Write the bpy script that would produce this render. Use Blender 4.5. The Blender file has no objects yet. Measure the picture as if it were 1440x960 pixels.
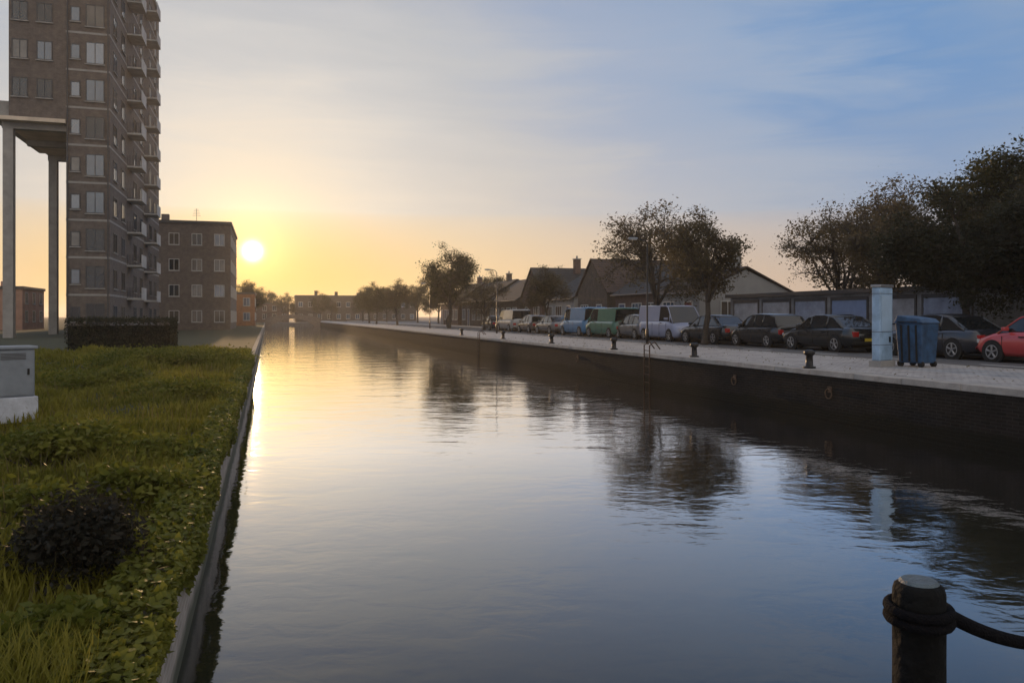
import bpy, math, random
from mathutils import Vector, Matrix
R=math.radians; PI=math.pi
C=bpy.context.scene; COL=C.collection
A=math.atan(0.307); CA,SA=math.cos(A),math.sin(A)          # bearing of the canal, turned left of the view axis
def P(v,u,z=0): return Vector((v*CA-u*SA, v*SA+u*CA, z))   # v across the canal, u along it
GB=.80   # left bank
GZ=1.15                                                    # quay level above the water
# ------------------------------------------------------------------ materials
def lin(h):
    c=[int(h[i:i+2],16)/255 for i in (0,2,4)]
    return tuple(x/12.92 if x<=.04045 else ((x+.055)/1.055)**2.4 for x in c)
def mat(name,col,rough=.7,var=.25,scale=3.0,col2=None,metal=0,bump=0,bscale=None,spec=None,coat=0,trans=0):
    m=bpy.data.materials.new(name); m.use_nodes=True; nt=m.node_tree; N=nt.nodes; L=nt.links
    b=N['Principled BSDF']; b.inputs['Roughness'].default_value=rough; b.inputs['Metallic'].default_value=metal
    if spec is not None: b.inputs['Specular IOR Level'].default_value=spec
    if coat: b.inputs['Coat Weight'].default_value=coat
    tc=N.new('ShaderNodeTexCoord'); nz=N.new('ShaderNodeTexNoise'); nz.inputs['Scale'].default_value=scale; nz.inputs['Detail'].default_value=6; nz.inputs['Roughness'].default_value=.65
    L.new(tc.outputs['Object'],nz.inputs['Vector'])
    r=N.new('ShaderNodeValToRGB'); r.color_ramp.elements[0].position=.3; r.color_ramp.elements[1].position=.72
    c2=col2 or tuple(min(1,x*(1+var)) for x in col); c1=col if col2 else tuple(x*(1-var) for x in col)
    r.color_ramp.elements[0].color=(*c1,1); r.color_ramp.elements[1].color=(*c2,1)
    L.new(nz.outputs['Fac'],r.inputs['Fac']); L.new(r.outputs['Color'],b.inputs['Base Color'])
    if bump:
        n2=N.new('ShaderNodeTexNoise'); n2.inputs['Scale'].default_value=bscale or scale*6; n2.inputs['Detail'].default_value=5
        L.new(tc.outputs['Object'],n2.inputs['Vector']); bp=N.new('ShaderNodeBump'); bp.inputs['Strength'].default_value=bump; bp.inputs['Distance'].default_value=.03
        L.new(n2.outputs['Fac'],bp.inputs['Height']); L.new(bp.outputs['Normal'],b.inputs['Normal'])
    return m
def brick(name,c1,c2,mortar,bw=.22,bh=.065,axis='yz',rough=.85):
    m=mat(name,c1,rough,.2,2); nt=m.node_tree; N=nt.nodes; L=nt.links; b=N['Principled BSDF']
    tc=N['Texture Coordinate']; sp=N.new('ShaderNodeSeparateXYZ'); L.new(tc.outputs['Object'],sp.inputs[0])
    ad=N.new('ShaderNodeMath'); ad.operation='ADD'; L.new(sp.outputs[0],ad.inputs[0]); L.new(sp.outputs[1],ad.inputs[1])
    cb=N.new('ShaderNodeCombineXYZ')
    if axis=='xy': L.new(sp.outputs[0],cb.inputs[0]); L.new(sp.outputs[1],cb.inputs[1])
    else: L.new(ad.outputs[0],cb.inputs[0]); L.new(sp.outputs[2],cb.inputs[1])
    bt=N.new('ShaderNodeTexBrick'); bt.inputs['Scale'].default_value=1; bt.inputs['Brick Width'].default_value=bw; bt.inputs['Row Height'].default_value=bh
    bt.inputs['Mortar Size'].default_value=bh*.12; bt.inputs['Color1'].default_value=(*c1,1); bt.inputs['Color2'].default_value=(*c2,1); bt.inputs['Mortar'].default_value=(*mortar,1)
    L.new(cb.outputs[0],bt.inputs['Vector'])
    old=[l for l in L if l.to_socket==b.inputs['Base Color']][0]; src=old.from_socket
    r=N['Color Ramp']; r.color_ramp.elements[0].color=(.6,.6,.6,1); r.color_ramp.elements[1].color=(1.15,1.12,1.08,1)
    mx=N.new('ShaderNodeMix'); mx.data_type='RGBA'; mx.blend_type='MULTIPLY'; mx.inputs[0].default_value=1
    L.new(bt.outputs['Color'],mx.inputs[6]); L.new(src,mx.inputs[7]); L.new(mx.outputs[2],b.inputs['Base Color'])
    bp=N.new('ShaderNodeBump'); bp.inputs['Strength'].default_value=.5; bp.inputs['Distance'].default_value=.01; bp.invert=True
    L.new(bt.outputs['Fac'],bp.inputs['Height']); L.new(bp.outputs['Normal'],b.inputs['Normal'])
    return m
def leafm(name,c1,c2):
    m=mat(name,c1,.6,.2,.7,c2); nt=m.node_tree; N=nt.nodes; L=nt.links; b=N['Principled BSDF']; b.inputs['Specular IOR Level'].default_value=.2
    t=N.new('ShaderNodeBsdfTranslucent'); ms=N.new('ShaderNodeMixShader'); ms.inputs[0].default_value=.42
    L.new(N['Color Ramp'].outputs['Color'],t.inputs['Color']); L.new(b.outputs[0],ms.inputs[1]); L.new(t.outputs[0],ms.inputs[2])
    L.new(ms.outputs[0],N['Material Output'].inputs['Surface'])
    # a second, finer tone so neighbouring leaves differ
    N['Noise Texture'].inputs['Detail'].default_value=10
    return m
M={}
M['stone']=mat('quay_stone',(.17,.155,.135),.85,.4,1.7,bump=.6)
M['coping']=mat('coping_stone',(.3,.29,.28),.8,.25,2.5,bump=.4)
M['oldcoping']=mat('mossy_coping',(.15,.14,.115),.9,.4,3,(.30,.28,.25),bump=.8)
M['wallbrick']=brick('quay_brick',(.34,.30,.26),(.25,.22,.19),(.36,.34,.31))
M['darkbrick']=brick('shaded_quay_brick',(.020,.018,.017),(.012,.0115,.011),(.027,.026,.026)); M['darkbrick'].node_tree.nodes['Principled BSDF'].inputs['Specular IOR Level'].default_value=.15  # shade on this wall put into its near-black brick colour
def stain(m,z0,amp,col):
    nt=m.node_tree; N=nt.nodes; L=nt.links; b=N['Principled BSDF']; src=[l for l in L if l.to_socket==b.inputs['Base Color']][0].from_socket
    tc=N['Texture Coordinate']; sp=N.new('ShaderNodeSeparateXYZ'); L.new(tc.outputs['Object'],sp.inputs[0])
    nz=N.new('ShaderNodeTexNoise'); nz.inputs['Scale'].default_value=.9; nz.inputs['Detail'].default_value=8; L.new(tc.outputs['Object'],nz.inputs['Vector'])
    a=N.new('ShaderNodeMath'); a.operation='MULTIPLY_ADD'; a.inputs[1].default_value=amp; L.new(nz.outputs['Fac'],a.inputs[0]); L.new(sp.outputs[2],a.inputs[2])
    mr=N.new('ShaderNodeMapRange'); mr.inputs[1].default_value=z0; mr.inputs[2].default_value=z0+.12; mr.inputs[3].default_value=1; mr.inputs[4].default_value=0; L.new(a.outputs[0],mr.inputs[0])
    mx=N.new('ShaderNodeMix'); mx.data_type='RGBA'; mx.inputs[7].default_value=(*col,1); L.new(mr.outputs[0],mx.inputs[0]); L.new(src,mx.inputs[6]); L.new(mx.outputs[2],b.inputs['Base Color'])
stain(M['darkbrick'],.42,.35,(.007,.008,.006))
M['towerbrick']=brick('tower_brick',(.16,.125,.11),(.12,.095,.085),(.2,.19,.18))
M['concrete']=mat('concrete',(.3,.29,.28),.85,.2,1.2,bump=.3)
M['palecon']=mat('pale_concrete',(.46,.45,.44),.85,.25,1.2,bump=.3)
M['soffit']=mat('sunlit_soffit_panel',(.62,.52,.42),.8,.2,.6)  # warm light of the low sun put into the soffit colour
M['glass']=mat('window_glass',(.03,.045,.065),.06,.3,.35,spec=.9); M['glass'].node_tree.nodes['Principled BSDF'].inputs['IOR'].default_value=2.1
M['cglass']=mat('car_glass',(.012,.015,.018),.05,.2,1,spec=.8)
def glassm(n,c,ior,rough=.05):
    g=mat(n,c,rough,.4,.5,spec=.8); g.node_tree.nodes['Principled BSDF'].inputs['IOR'].default_value=ior; return g
PANES=[glassm('pane_dark',(.02,.026,.034),1.55),glassm('pane_blue',(.04,.075,.12),1.8),glassm('pane_blue',(.055,.095,.15),2.0),glassm('pane_dark',(.014,.016,.02),1.5),glassm('pane_blind',(.17,.16,.15),1.5),glassm('pane_curtain',(.10,.085,.07),1.5)]
wr_=random.Random(99)
M['frame']=mat('white_frame',(.5,.5,.49),.5,.1,4)
M['dframe']=mat('dark_frame',(.06,.06,.065),.5,.2,4)
stain(M['wallbrick'],.22,.25,(.05,.055,.03))
M['roof']=brick('roof_tile',(.09,.055,.045),(.065,.045,.04),(.03,.025,.022),.26,.22)
M['slate']=brick('slate_tile',(.055,.057,.065),(.042,.044,.05),(.02,.02,.022),.26,.2)
M['hb']=[brick('house_brick_red',(.14,.075,.055),(.105,.06,.05),(.18,.165,.15)),
         brick('house_brick_brown',(.10,.075,.06),(.08,.062,.05),(.15,.14,.13)),
         mat('house_render',(.3,.3,.3),.85,.12,1,bump=.2)]
M['asphalt']=mat('asphalt',(.10,.10,.104),.82,.25,1.2,bump=.4,bscale=60)
M['sett']=brick('paving_setts',(.40,.41,.43),(.35,.355,.37),(.22,.22,.23),.21,.105,'xy',.75)
M['kerb']=mat('kerb_stone',(.3,.3,.29),.8,.2,3)
M['paint']=mat('road_paint',(.7,.7,.68),.7,.12,5)
M['soil']=mat('turf',(.026,.028,.010),.95,.4,1.3,(.05,.052,.016),bump=.8)
M['bark']=mat('bark',(.06,.05,.042),.9,.35,6,bump=.8)
M['leaf']=[leafm('leaf_olive',(.034,.036,.018),(.075,.075,.032)),leafm('leaf_brown',(.07,.058,.034),(.13,.105,.06)),leafm('leaf_dark',(.030,.032,.022),(.062,.062,.034))]
M['grass']=leafm('grass_blade',(.085,.10,.012),(.30,.255,.036))
M['dry']=leafm('dry_stalk',(.10,.09,.03),(.17,.14,.05))
M['ivy']=leafm('ivy_leaf',(.055,.08,.012),(.21,.20,.03))
M['dkshrub']=leafm('dark_shrub_leaf',(.016,.016,.012),(.034,.032,.022))
M['wood']=mat('wet_timber',(.007,.0075,.008),.8,.6,3,bump=.9,bscale=14,spec=.12)
M['woodtop']=mat('sky_tinted_end_grain',(.085,.115,.135),.5,.35,9,bump=.6)  # blue of the reflected sky put into the end grain colour
M['iron']=mat('black_iron',(.015,.015,.016),.4,.3,8,metal=.4)
M['rust']=mat('rusty_iron',(.06,.035,.022),.8,.5,9)
M['rope']=mat('tarred_rope',(.006,.006,.008),.9,.3,30,bump=.9,bscale=60,spec=.1)
M['tyre']=mat('tyre_rubber',(.012,.012,.012),.85,.2,6)
M['rim']=mat('alloy_rim',(.35,.35,.36),.35,.1,6,metal=.8)
M['red']=mat('red_lens',(.35,.02,.02),.2,.1,6)
M['lens']=mat('clear_lens',(.5,.5,.5),.1,.1,6)
M['plate']=mat('number_plate',(.6,.45,.05),.5,.1,6)
M['cab']=mat('cabinet_grey_green',(.22,.25,.29),.5,.2,3)
M['plinth']=mat('plinth_concrete',(.5,.53,.6),.8,.2,5,bump=.3)
M['door']=[mat('door_green',(.02,.05,.035),.35,.1,3),mat('door_blue',(.03,.06,.14),.35,.1,3),mat('door_red',(.14,.02,.02),.35,.1,3)]
M['garage']=mat('garage_wall',(.22,.225,.24),.85,.45,.9,bump=.3)
M['gdoor']=[mat('garage_door_slate',(.26,.30,.40),.5,.35,1.5),mat('garage_door_blue',(.2,.27,.44),.45,.12,2),mat('garage_door_grey',(.33,.34,.38),.5,.35,1.5)]
def paintm(n,c): return mat('paint_'+n,c,.25,.05,2,coat=.8)
# ------------------------------------------------------------------ mesh helpers
class MB:
    def __init__(s): s.v=[]; s.f=[]
    def q(s,*p):
        i=len(s.v); s.v+= [tuple(x) for x in p]; s.f.append(tuple(range(i,i+len(p)))); return s
    def box(s,x0,x1,y0,y1,z0,z1):
        i=len(s.v); s.v+=[(x,y,z) for z in (z0,z1) for x,y in ((x0,y0),(x1,y0),(x1,y1),(x0,y1))]
        s.f+=[tuple(i+k for k in f) for f in ((3,2,1,0),(4,5,6,7),(0,1,5,4),(1,2,6,5),(2,3,7,6),(3,0,4,7))]; return s
    def tube(s,pts,rad,n=8,cap=True):
        pts=[Vector(p) for p in pts]; base=len(s.v); up=Vector((0,0,1)); pr=None
        for k,p in enumerate(pts):
            d=(pts[min(k+1,len(pts)-1)]-pts[max(k-1,0)]).normalized()
            a=pr-d*pr.dot(d) if pr is not None else d.cross(Vector((1,0,0)) if abs(d.x)<.8 else Vector((0,1,0)))
            a.normalize(); pr=a; b=d.cross(a); r=rad[k] if isinstance(rad,(list,tuple)) else rad
            for j in range(n):
                t=2*PI*j/n; s.v.append(tuple(p+a*math.cos(t)*r+b*math.sin(t)*r))
        for k in range(len(pts)-1):
            for j in range(n):
                s.f.append((base+k*n+j,base+k*n+(j+1)%n,base+(k+1)*n+(j+1)%n,base+(k+1)*n+j))
        if cap:
            s.f.append(tuple(base+j for j in reversed(range(n)))); s.f.append(tuple(base+(len(pts)-1)*n+j for j in range(n)))
        return s
    def loft(s,rings,closed=True,cap=True):
        n=len(rings[0]); b=len(s.v)
        for r in rings: s.v+=[tuple(p) for p in r]
        for k in range(len(rings)-1):
            for j in range(n if closed else n-1):
                s.f.append((b+k*n+j,b+k*n+(j+1)%n,b+(k+1)*n+(j+1)%n,b+(k+1)*n+j))
        if cap: s.f.append(tuple(b+j for j in reversed(range(n)))); s.f.append(tuple(b+(len(rings)-1)*n+j for j in range(n)))
        return s
    def mesh(s,name,m,smooth=False):
        me=bpy.data.meshes.new(name); me.from_pydata(s.v,[],s.f); me.update()
        if m: me.materials.append(m)
        if smooth: me.polygons.foreach_set('use_smooth',[True]*len(me.polygons))
        return me
    def build(s,name,m,parent=None,smooth=False,bevel=0):
        o=bpy.data.objects.new(name,s.mesh(name,m,smooth)); COL.objects.link(o); o.parent=parent
        if bevel:
            bv=o.modifiers.new('bevel','BEVEL'); bv.width=bevel; bv.segments=2; bv.limit_method='ANGLE'
        return o
def tag(o,label,cat,group=None):
    o['label']=label; o['category']=cat
    if group: o['group']=group
    return o
def thing(name,label,cat,v,u,z=GZ,rot=0,group=None):
    o=bpy.data.objects.new(name,None); COL.objects.link(o); o.empty_display_size=.2
    o.location=P(v,u,z); o.rotation_euler=(0,0,A+rot); return tag(o,label,cat,group)
def dup(o,parent=None):
    c=o.copy(); COL.objects.link(c); c.parent=parent
    for ch in o.children: dup(ch,c)
    return c
def place(o,v,u,z=GZ,rot=0,s=1): o.location=P(v,u,z); o.rotation_euler=(0,0,A+rot); o.scale=(s,s,s); return o
def struct(o): o['kind']='structure'; return o
def flat(name,v0,v1,u0,u1,z,m,nz=None):
    b=MB(); b.q(P(v0,u0,z),P(v1,u0,z),P(v1,u1,z),P(v0,u1,z)); return struct(b.build(name,m))
def slab(name,v0,v1,u0,u1,z0,z1,m,bevel=0):
    o=MB().box(v0,v1,u0,u1,z0,z1).build(name,m,bevel=bevel); o.rotation_euler=(0,0,A); return o
# ------------------------------------------------------------------ world, sun, camera
SUN_EL=R(4.45); SUN_AZ=math.atan((355-720)/1120)     # negative = left of +Y
sd=Vector((math.sin(SUN_AZ)*math.cos(SUN_EL),math.cos(SUN_AZ)*math.cos(SUN_EL),math.sin(SUN_EL)))
W=bpy.data.worlds.new('World'); C.world=W; W.use_nodes=True; nt=W.node_tree; N=nt.nodes; L=nt.links
bg=N['Background']; bg.inputs[1].default_value=1.0
sky=N.new('ShaderNodeTexSky'); sky.sky_type='NISHITA'; sky.sun_disc=False; sky.sun_elevation=SUN_EL; sky.sun_rotation=SUN_AZ; sky.dust_density=.6; sky.ozone_density=2
tc=N.new('ShaderNodeTexCoord')
def math_(op,a,b=None,clamp=False):
    n=N.new('ShaderNodeMath'); n.operation=op; n.use_clamp=clamp
    for k,x in enumerate((a,b)):
        if x is None: continue
        if isinstance(x,(int,float)): n.inputs[k].default_value=x
        else: L.new(x,n.inputs[k])
    return n.outputs[0]
nrm=N.new('ShaderNodeVectorMath'); nrm.operation='NORMALIZE'; L.new(tc.outputs['Generated'],nrm.inputs[0])
dt=N.new('ShaderNodeVectorMath'); dt.operation='DOT_PRODUCT'; L.new(nrm.outputs[0],dt.inputs[0]); dt.inputs[1].default_value=sd
sp=N.new('ShaderNodeSeparateXYZ'); L.new(nrm.outputs[0],sp.inputs[0])
ang=math_('ARCCOSINE',math_('MINIMUM',dt.outputs['Value'],1.0))         # angle from the sun
el=math_('ARCSINE',sp.outputs['Z'])
# thin drifting cirrus that shifts the tone a little
mp=N.new('ShaderNodeMapping'); mp.inputs['Scale'].default_value=(1.6,1.6,11); mp.inputs['Rotation'].default_value=(0,R(7),0); L.new(nrm.outputs[0],mp.inputs[0])
cn=N.new('ShaderNodeTexNoise'); cn.inputs['Scale'].default_value=2.3; cn.inputs['Detail'].default_value=9; cn.inputs['Roughness'].default_value=.58; cn.inputs['Distortion'].default_value=.5; L.new(mp.outputs[0],cn.inputs['Vector'])
cf=math_('SUBTRACT',cn.outputs['Fac'],.5)
angp=math_('SUBTRACT',ang,math_('MULTIPLY',math_('MULTIPLY',cf,.62),math_('MULTIPLY',ang,1.3)))
def ramp(stops,src):
    r=N.new('ShaderNodeValToRGB'); e=r.color_ramp.elements
    while len(e)<len(stops): e.new(.5)
    for k,(d,h) in enumerate(stops): e[k].position=d/180; e[k].color=(*lin(h),1)
    L.new(math_('DIVIDE',src,PI),r.inputs['Fac']); return r.outputs['Color']
upper=ramp([(0,'fff0d4'),(5,'f8e8d4'),(9,'e6dfd6'),(13,'d2d1d0'),(18,'c4c6c9'),(23,'b8bec9'),(29,'a3b2ca'),(37,'97adcb'),(46,'739ac9'),(70,'9aacc4'),(100,'d4d0d0'),(140,'efe7df'),(180,'efe7df')],angp)
low=ramp([(0,'fff3cc'),(4,'fdecc8'),(9,'fae8cc'),(16,'f2e0c8'),(24,'e2d4c0'),(34,'d2c9bc'),(48,'c4c0bc'),(90,'d0c8c4'),(180,'e4d8d0')],ang)
band=ramp([(0,'ffb400'),(3,'ffbc10'),(6,'fcc440'),(10,'f8c868'),(15,'f4cc88'),(22,'ecc898'),(32,'dcbc9c'),(48,'c8b2a4'),(90,'a8a0a0'),(180,'a8a0a0')],ang)
hi_=math_('MULTIPLY',math_('DIVIDE',math_('SUBTRACT',el,R(19)),R(12),True),.75)
mu_=N.new('ShaderNodeMix'); mu_.data_type='RGBA'; L.new(hi_,mu_.inputs[0]); L.new(upper,mu_.inputs[6]); mu_.inputs[7].default_value=(*lin('8799bb'),1)
ov_=math_('DIVIDE',math_('SUBTRACT',el,R(50)),R(25),True)      # unseen zenith made paler to add fill light from overhead
mo_=N.new('ShaderNodeMix'); mo_.data_type='RGBA'; L.new(ov_,mo_.inputs[0]); L.new(mu_.outputs[2],mo_.inputs[6]); mo_.inputs[7].default_value=(*lin('d8d4d2'),1)
back_=math_('DIVIDE',math_('SUBTRACT',ang,R(75)),R(30),True)  # sky behind the camera kept bright as added fill for the foreground
mk_=N.new('ShaderNodeMix'); mk_.data_type='RGBA'; L.new(back_,mk_.inputs[0]); L.new(mo_.outputs[2],mk_.inputs[6]); L.new(upper,mk_.inputs[7]); upper=mk_.outputs[2]
hz=math_('POWER',math_('SUBTRACT',1.0,math_('DIVIDE',math_('MAXIMUM',el,0.0),R(16.5)),True),1.6)
mx=N.new('ShaderNodeMix'); mx.data_type='RGBA'; L.new(hz,mx.inputs[0]); L.new(upper,mx.inputs[6]); L.new(low,mx.inputs[7])
hb_=math_('POWER',math_('SUBTRACT',1.0,math_('DIVIDE',math_('MAXIMUM',el,0.0),R(7.3)),True),.6)
mb_=N.new('ShaderNodeMix'); mb_.data_type='RGBA'; L.new(hb_,mb_.inputs[0]); L.new(mx.outputs[2],mb_.inputs[6]); L.new(band,mb_.inputs[7])
ns=N.new('ShaderNodeMix'); ns.data_type='RGBA'; ns.blend_type='MULTIPLY'; ns.inputs[0].default_value=1; ns.inputs[7].default_value=(.07,.07,.07,1); L.new(sky.outputs[0],ns.inputs[6])
cl=N.new('ShaderNodeMix'); cl.data_type='RGBA'; cl.inputs[0].default_value=.06; L.new(mb_.outputs[2],cl.inputs[6]); L.new(ns.outputs[2],cl.inputs[7])
# the sun's own glare in the sky
g1=math_('EXPONENT',math_('MULTIPLY',math_('POWER',math_('DIVIDE',ang,R(.48)),2),-1.0))
gl=N.new('ShaderNodeMix'); gl.data_type='RGBA'; gl.blend_type='ADD'; L.new(g1,gl.inputs[0]); gl.inputs[7].default_value=(9,7.5,4.6,1); L.new(cl.outputs[2],gl.inputs[6])
g2=math_('EXPONENT',math_('MULTIPLY',math_('DIVIDE',ang,R(1.8)),-1.0))
gm=N.new('ShaderNodeMix'); gm.data_type='RGBA'; gm.blend_type='ADD'; L.new(g2,gm.inputs[0]); gm.inputs[7].default_value=(1.15,.80,.20,1); L.new(gl.outputs[2],gm.inputs[6])
L.new(gm.outputs[2],bg.inputs[0])
sl=bpy.data.lights.new('sun','SUN'); so=bpy.data.objects.new('sun',sl); COL.objects.link(so); sl.energy=2.6; sl.angle=R(.5); sl.color=(1,.62,.30)
so.rotation_euler=(-sd).to_track_quat('-Z','Y').to_euler()
cam=bpy.data.cameras.new('camera'); co=bpy.data.objects.new('camera',cam); COL.objects.link(co); cam.lens=28; cam.shift_y=-35/1440; cam.clip_end=9000
co.location=(0,0,2.4); co.rotation_euler=(R(90),0,0); C.camera=co
C.view_settings.view_transform='Standard'; C.view_settings.look='None'; C.view_settings.exposure=0; C.view_settings.gamma=1
# ------------------------------------------------------------------ water and ground
wm=bpy.data.materials.new('canal_water'); wm.use_nodes=True; nt2=wm.node_tree; n2=nt2.nodes; l2=nt2.links
for n in list(n2): n2.remove(n)
out=n2.new('ShaderNodeOutputMaterial'); gls=n2.new('ShaderNodeBsdfGlossy'); gls.inputs['Roughness'].default_value=.04; gls.inputs['Color'].default_value=(.95,.96,.98,1)
df=n2.new('ShaderNodeBsdfDiffuse'); df.inputs['Color'].default_value=(.020,.021,.015,1)
ge=n2.new('ShaderNodeNewGeometry'); dp=n2.new('ShaderNodeVectorMath'); dp.operation='DOT_PRODUCT'; l2.new(ge.outputs['True Normal'],dp.inputs[0]); l2.new(ge.outputs['Incoming'],dp.inputs[1])
m1=n2.new('ShaderNodeMath'); m1.operation='SUBTRACT'; m1.inputs[0].default_value=1; m1.use_clamp=True; l2.new(dp.outputs['Value'],m1.inputs[1])
m2=n2.new('ShaderNodeMath'); m2.operation='POWER'; m2.inputs[1].default_value=5.3; l2.new(m1.outputs[0],m2.inputs[0])
fr=n2.new('ShaderNodeMath'); fr.operation='MULTIPLY_ADD'; fr.use_clamp=True; fr.inputs[1].default_value=2.55; fr.inputs[2].default_value=.02; l2.new(m2.outputs[0],fr.inputs[0])
ms=n2.new('ShaderNodeMixShader'); l2.new(fr.outputs[0],ms.inputs[0]); l2.new(df.outputs[0],ms.inputs[1]); l2.new(gls.outputs[0],ms.inputs[2]); l2.new(ms.outputs[0],out.inputs[0])
geo=n2.new('ShaderNodeNewGeometry')
prev=None
for sc,st,dist in ((.55,.30,.05),(2.6,.22,.02),(9,.10,.006)):
    mpp=n2.new('ShaderNodeMapping'); mpp.inputs['Scale'].default_value=(1,1.5,1); l2.new(geo.outputs['Position'],mpp.inputs[0])
    nz=n2.new('ShaderNodeTexNoise'); nz.inputs['Scale'].default_value=sc; nz.inputs['Detail'].default_value=3; nz.inputs['Distortion'].default_value=.6; l2.new(mpp.outputs[0],nz.inputs['Vector'])
    bp=n2.new('ShaderNodeBump'); bp.inputs['Strength'].default_value=st; bp.inputs['Distance'].default_value=dist; l2.new(nz.outputs['Fac'],bp.inputs['Height'])
    if prev: l2.new(prev,bp.inputs['Normal'])
    prev=bp.outputs['Normal']
l2.new(prev,gls.inputs['Normal'])
VL,VR=-.57,12.4
flat('water',VL-.2,VR+.2,-60,700,0,wm)
slab_=lambda *a,**k: struct(slab(*a,**k))
flat('ground',VR+.5,1500,-300,3000,GZ-.13,M['asphalt'])
flat('far_ground',-1500,1500,640,5000,GB-.07,M['soil'])
# left bank: a lumpy turf sheet
rnd=random.Random(5)
def hgt(v,u):
    d=min(1,max(0,(VL-.19-v)/1.2))
    return GB-.06+d*(.10*math.sin(v*1.7+u*.8)+.07*math.sin(u*2.1-v*.6)+.05*math.sin(3.3*v+1.3*u))
b=MB(); us=[-6+.35*i for i in range(130)]+[40+3*i for i in range(40)]+[165,220,320,480,650]; vs=[VL-.19-.3*i for i in range(40)]+[-13,-16,-22,-40,-90,-300,-1200]
for u in us:
    for v in vs: b.v.append(tuple(P(v,u,hgt(v,u) if v>-12.5 and u<42 else GB-.06)))
nv=len(vs)
for i in range(len(us)-1):
    for j in range(nv-1): b.f.append((i*nv+j,i*nv+j+1,(i+1)*nv+j+1,(i+1)*nv+j))
struct(b.build('grass_bank',M['soil'],smooth=True))
# quay walls with coping
def quay(name,label,v0,v1,u0,u1,z1,m,cv0,cv1,ch=.13):
    t=thing(name,label,'wall',0,0,0)
    MB().box(v0,v1,u0,u1,-1.5,z1).build('wall_face',m,t)
    k=u0; i=0; bm=MB(); rr=random.Random(3)
    while k<min(u1,90):
        l=rr.uniform(1.1,1.5); dz=rr.uniform(-.008,.008); bm.box(cv0+rr.uniform(-.008,.008),cv1,k+.006,k+l-.006,z1+.003,z1+ch+dz); k+=l
    if k<u1: bm.box(cv0,cv1,k+.006,u1,z1+.003,z1+ch)
    bm.build('coping',M['coping'] if m is not M['wallbrick'] else M['oldcoping'],t,bevel=.012)
quay('quay_wall','weathered low brick canal wall edging the green bank on the left',VL-.38,VL,-10,420,GB-.19,M['wallbrick'],VL-.20,VL+.025)
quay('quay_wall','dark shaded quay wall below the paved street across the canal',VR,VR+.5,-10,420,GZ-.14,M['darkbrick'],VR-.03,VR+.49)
slab_('pavement',VR+.5,17.0,-10,420,GZ-.6,GZ-.012,M['sett'])
slab_('kerb',17.0,17.15,-10,420,GZ-.6,GZ-.006,M['kerb'],bevel=.01)
slab_('kerb',22.9,23.05,-10,420,GZ-.6,GZ-.004,M['kerb'],bevel=.01)
slab_('pavement',23.05,26.2,-10,420,GZ-.6,GZ-.009,M['sett'])
bm=MB()
for i in range(60): bm.q(P(19.6,-8+i*4,GZ-.126),P(19.72,-8+i*4,GZ-.126),P(19.72,-6+i*4,GZ-.126),P(19.6,-6+i*4,GZ-.126))
struct(bm.build('road_marking',M['paint']))
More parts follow.
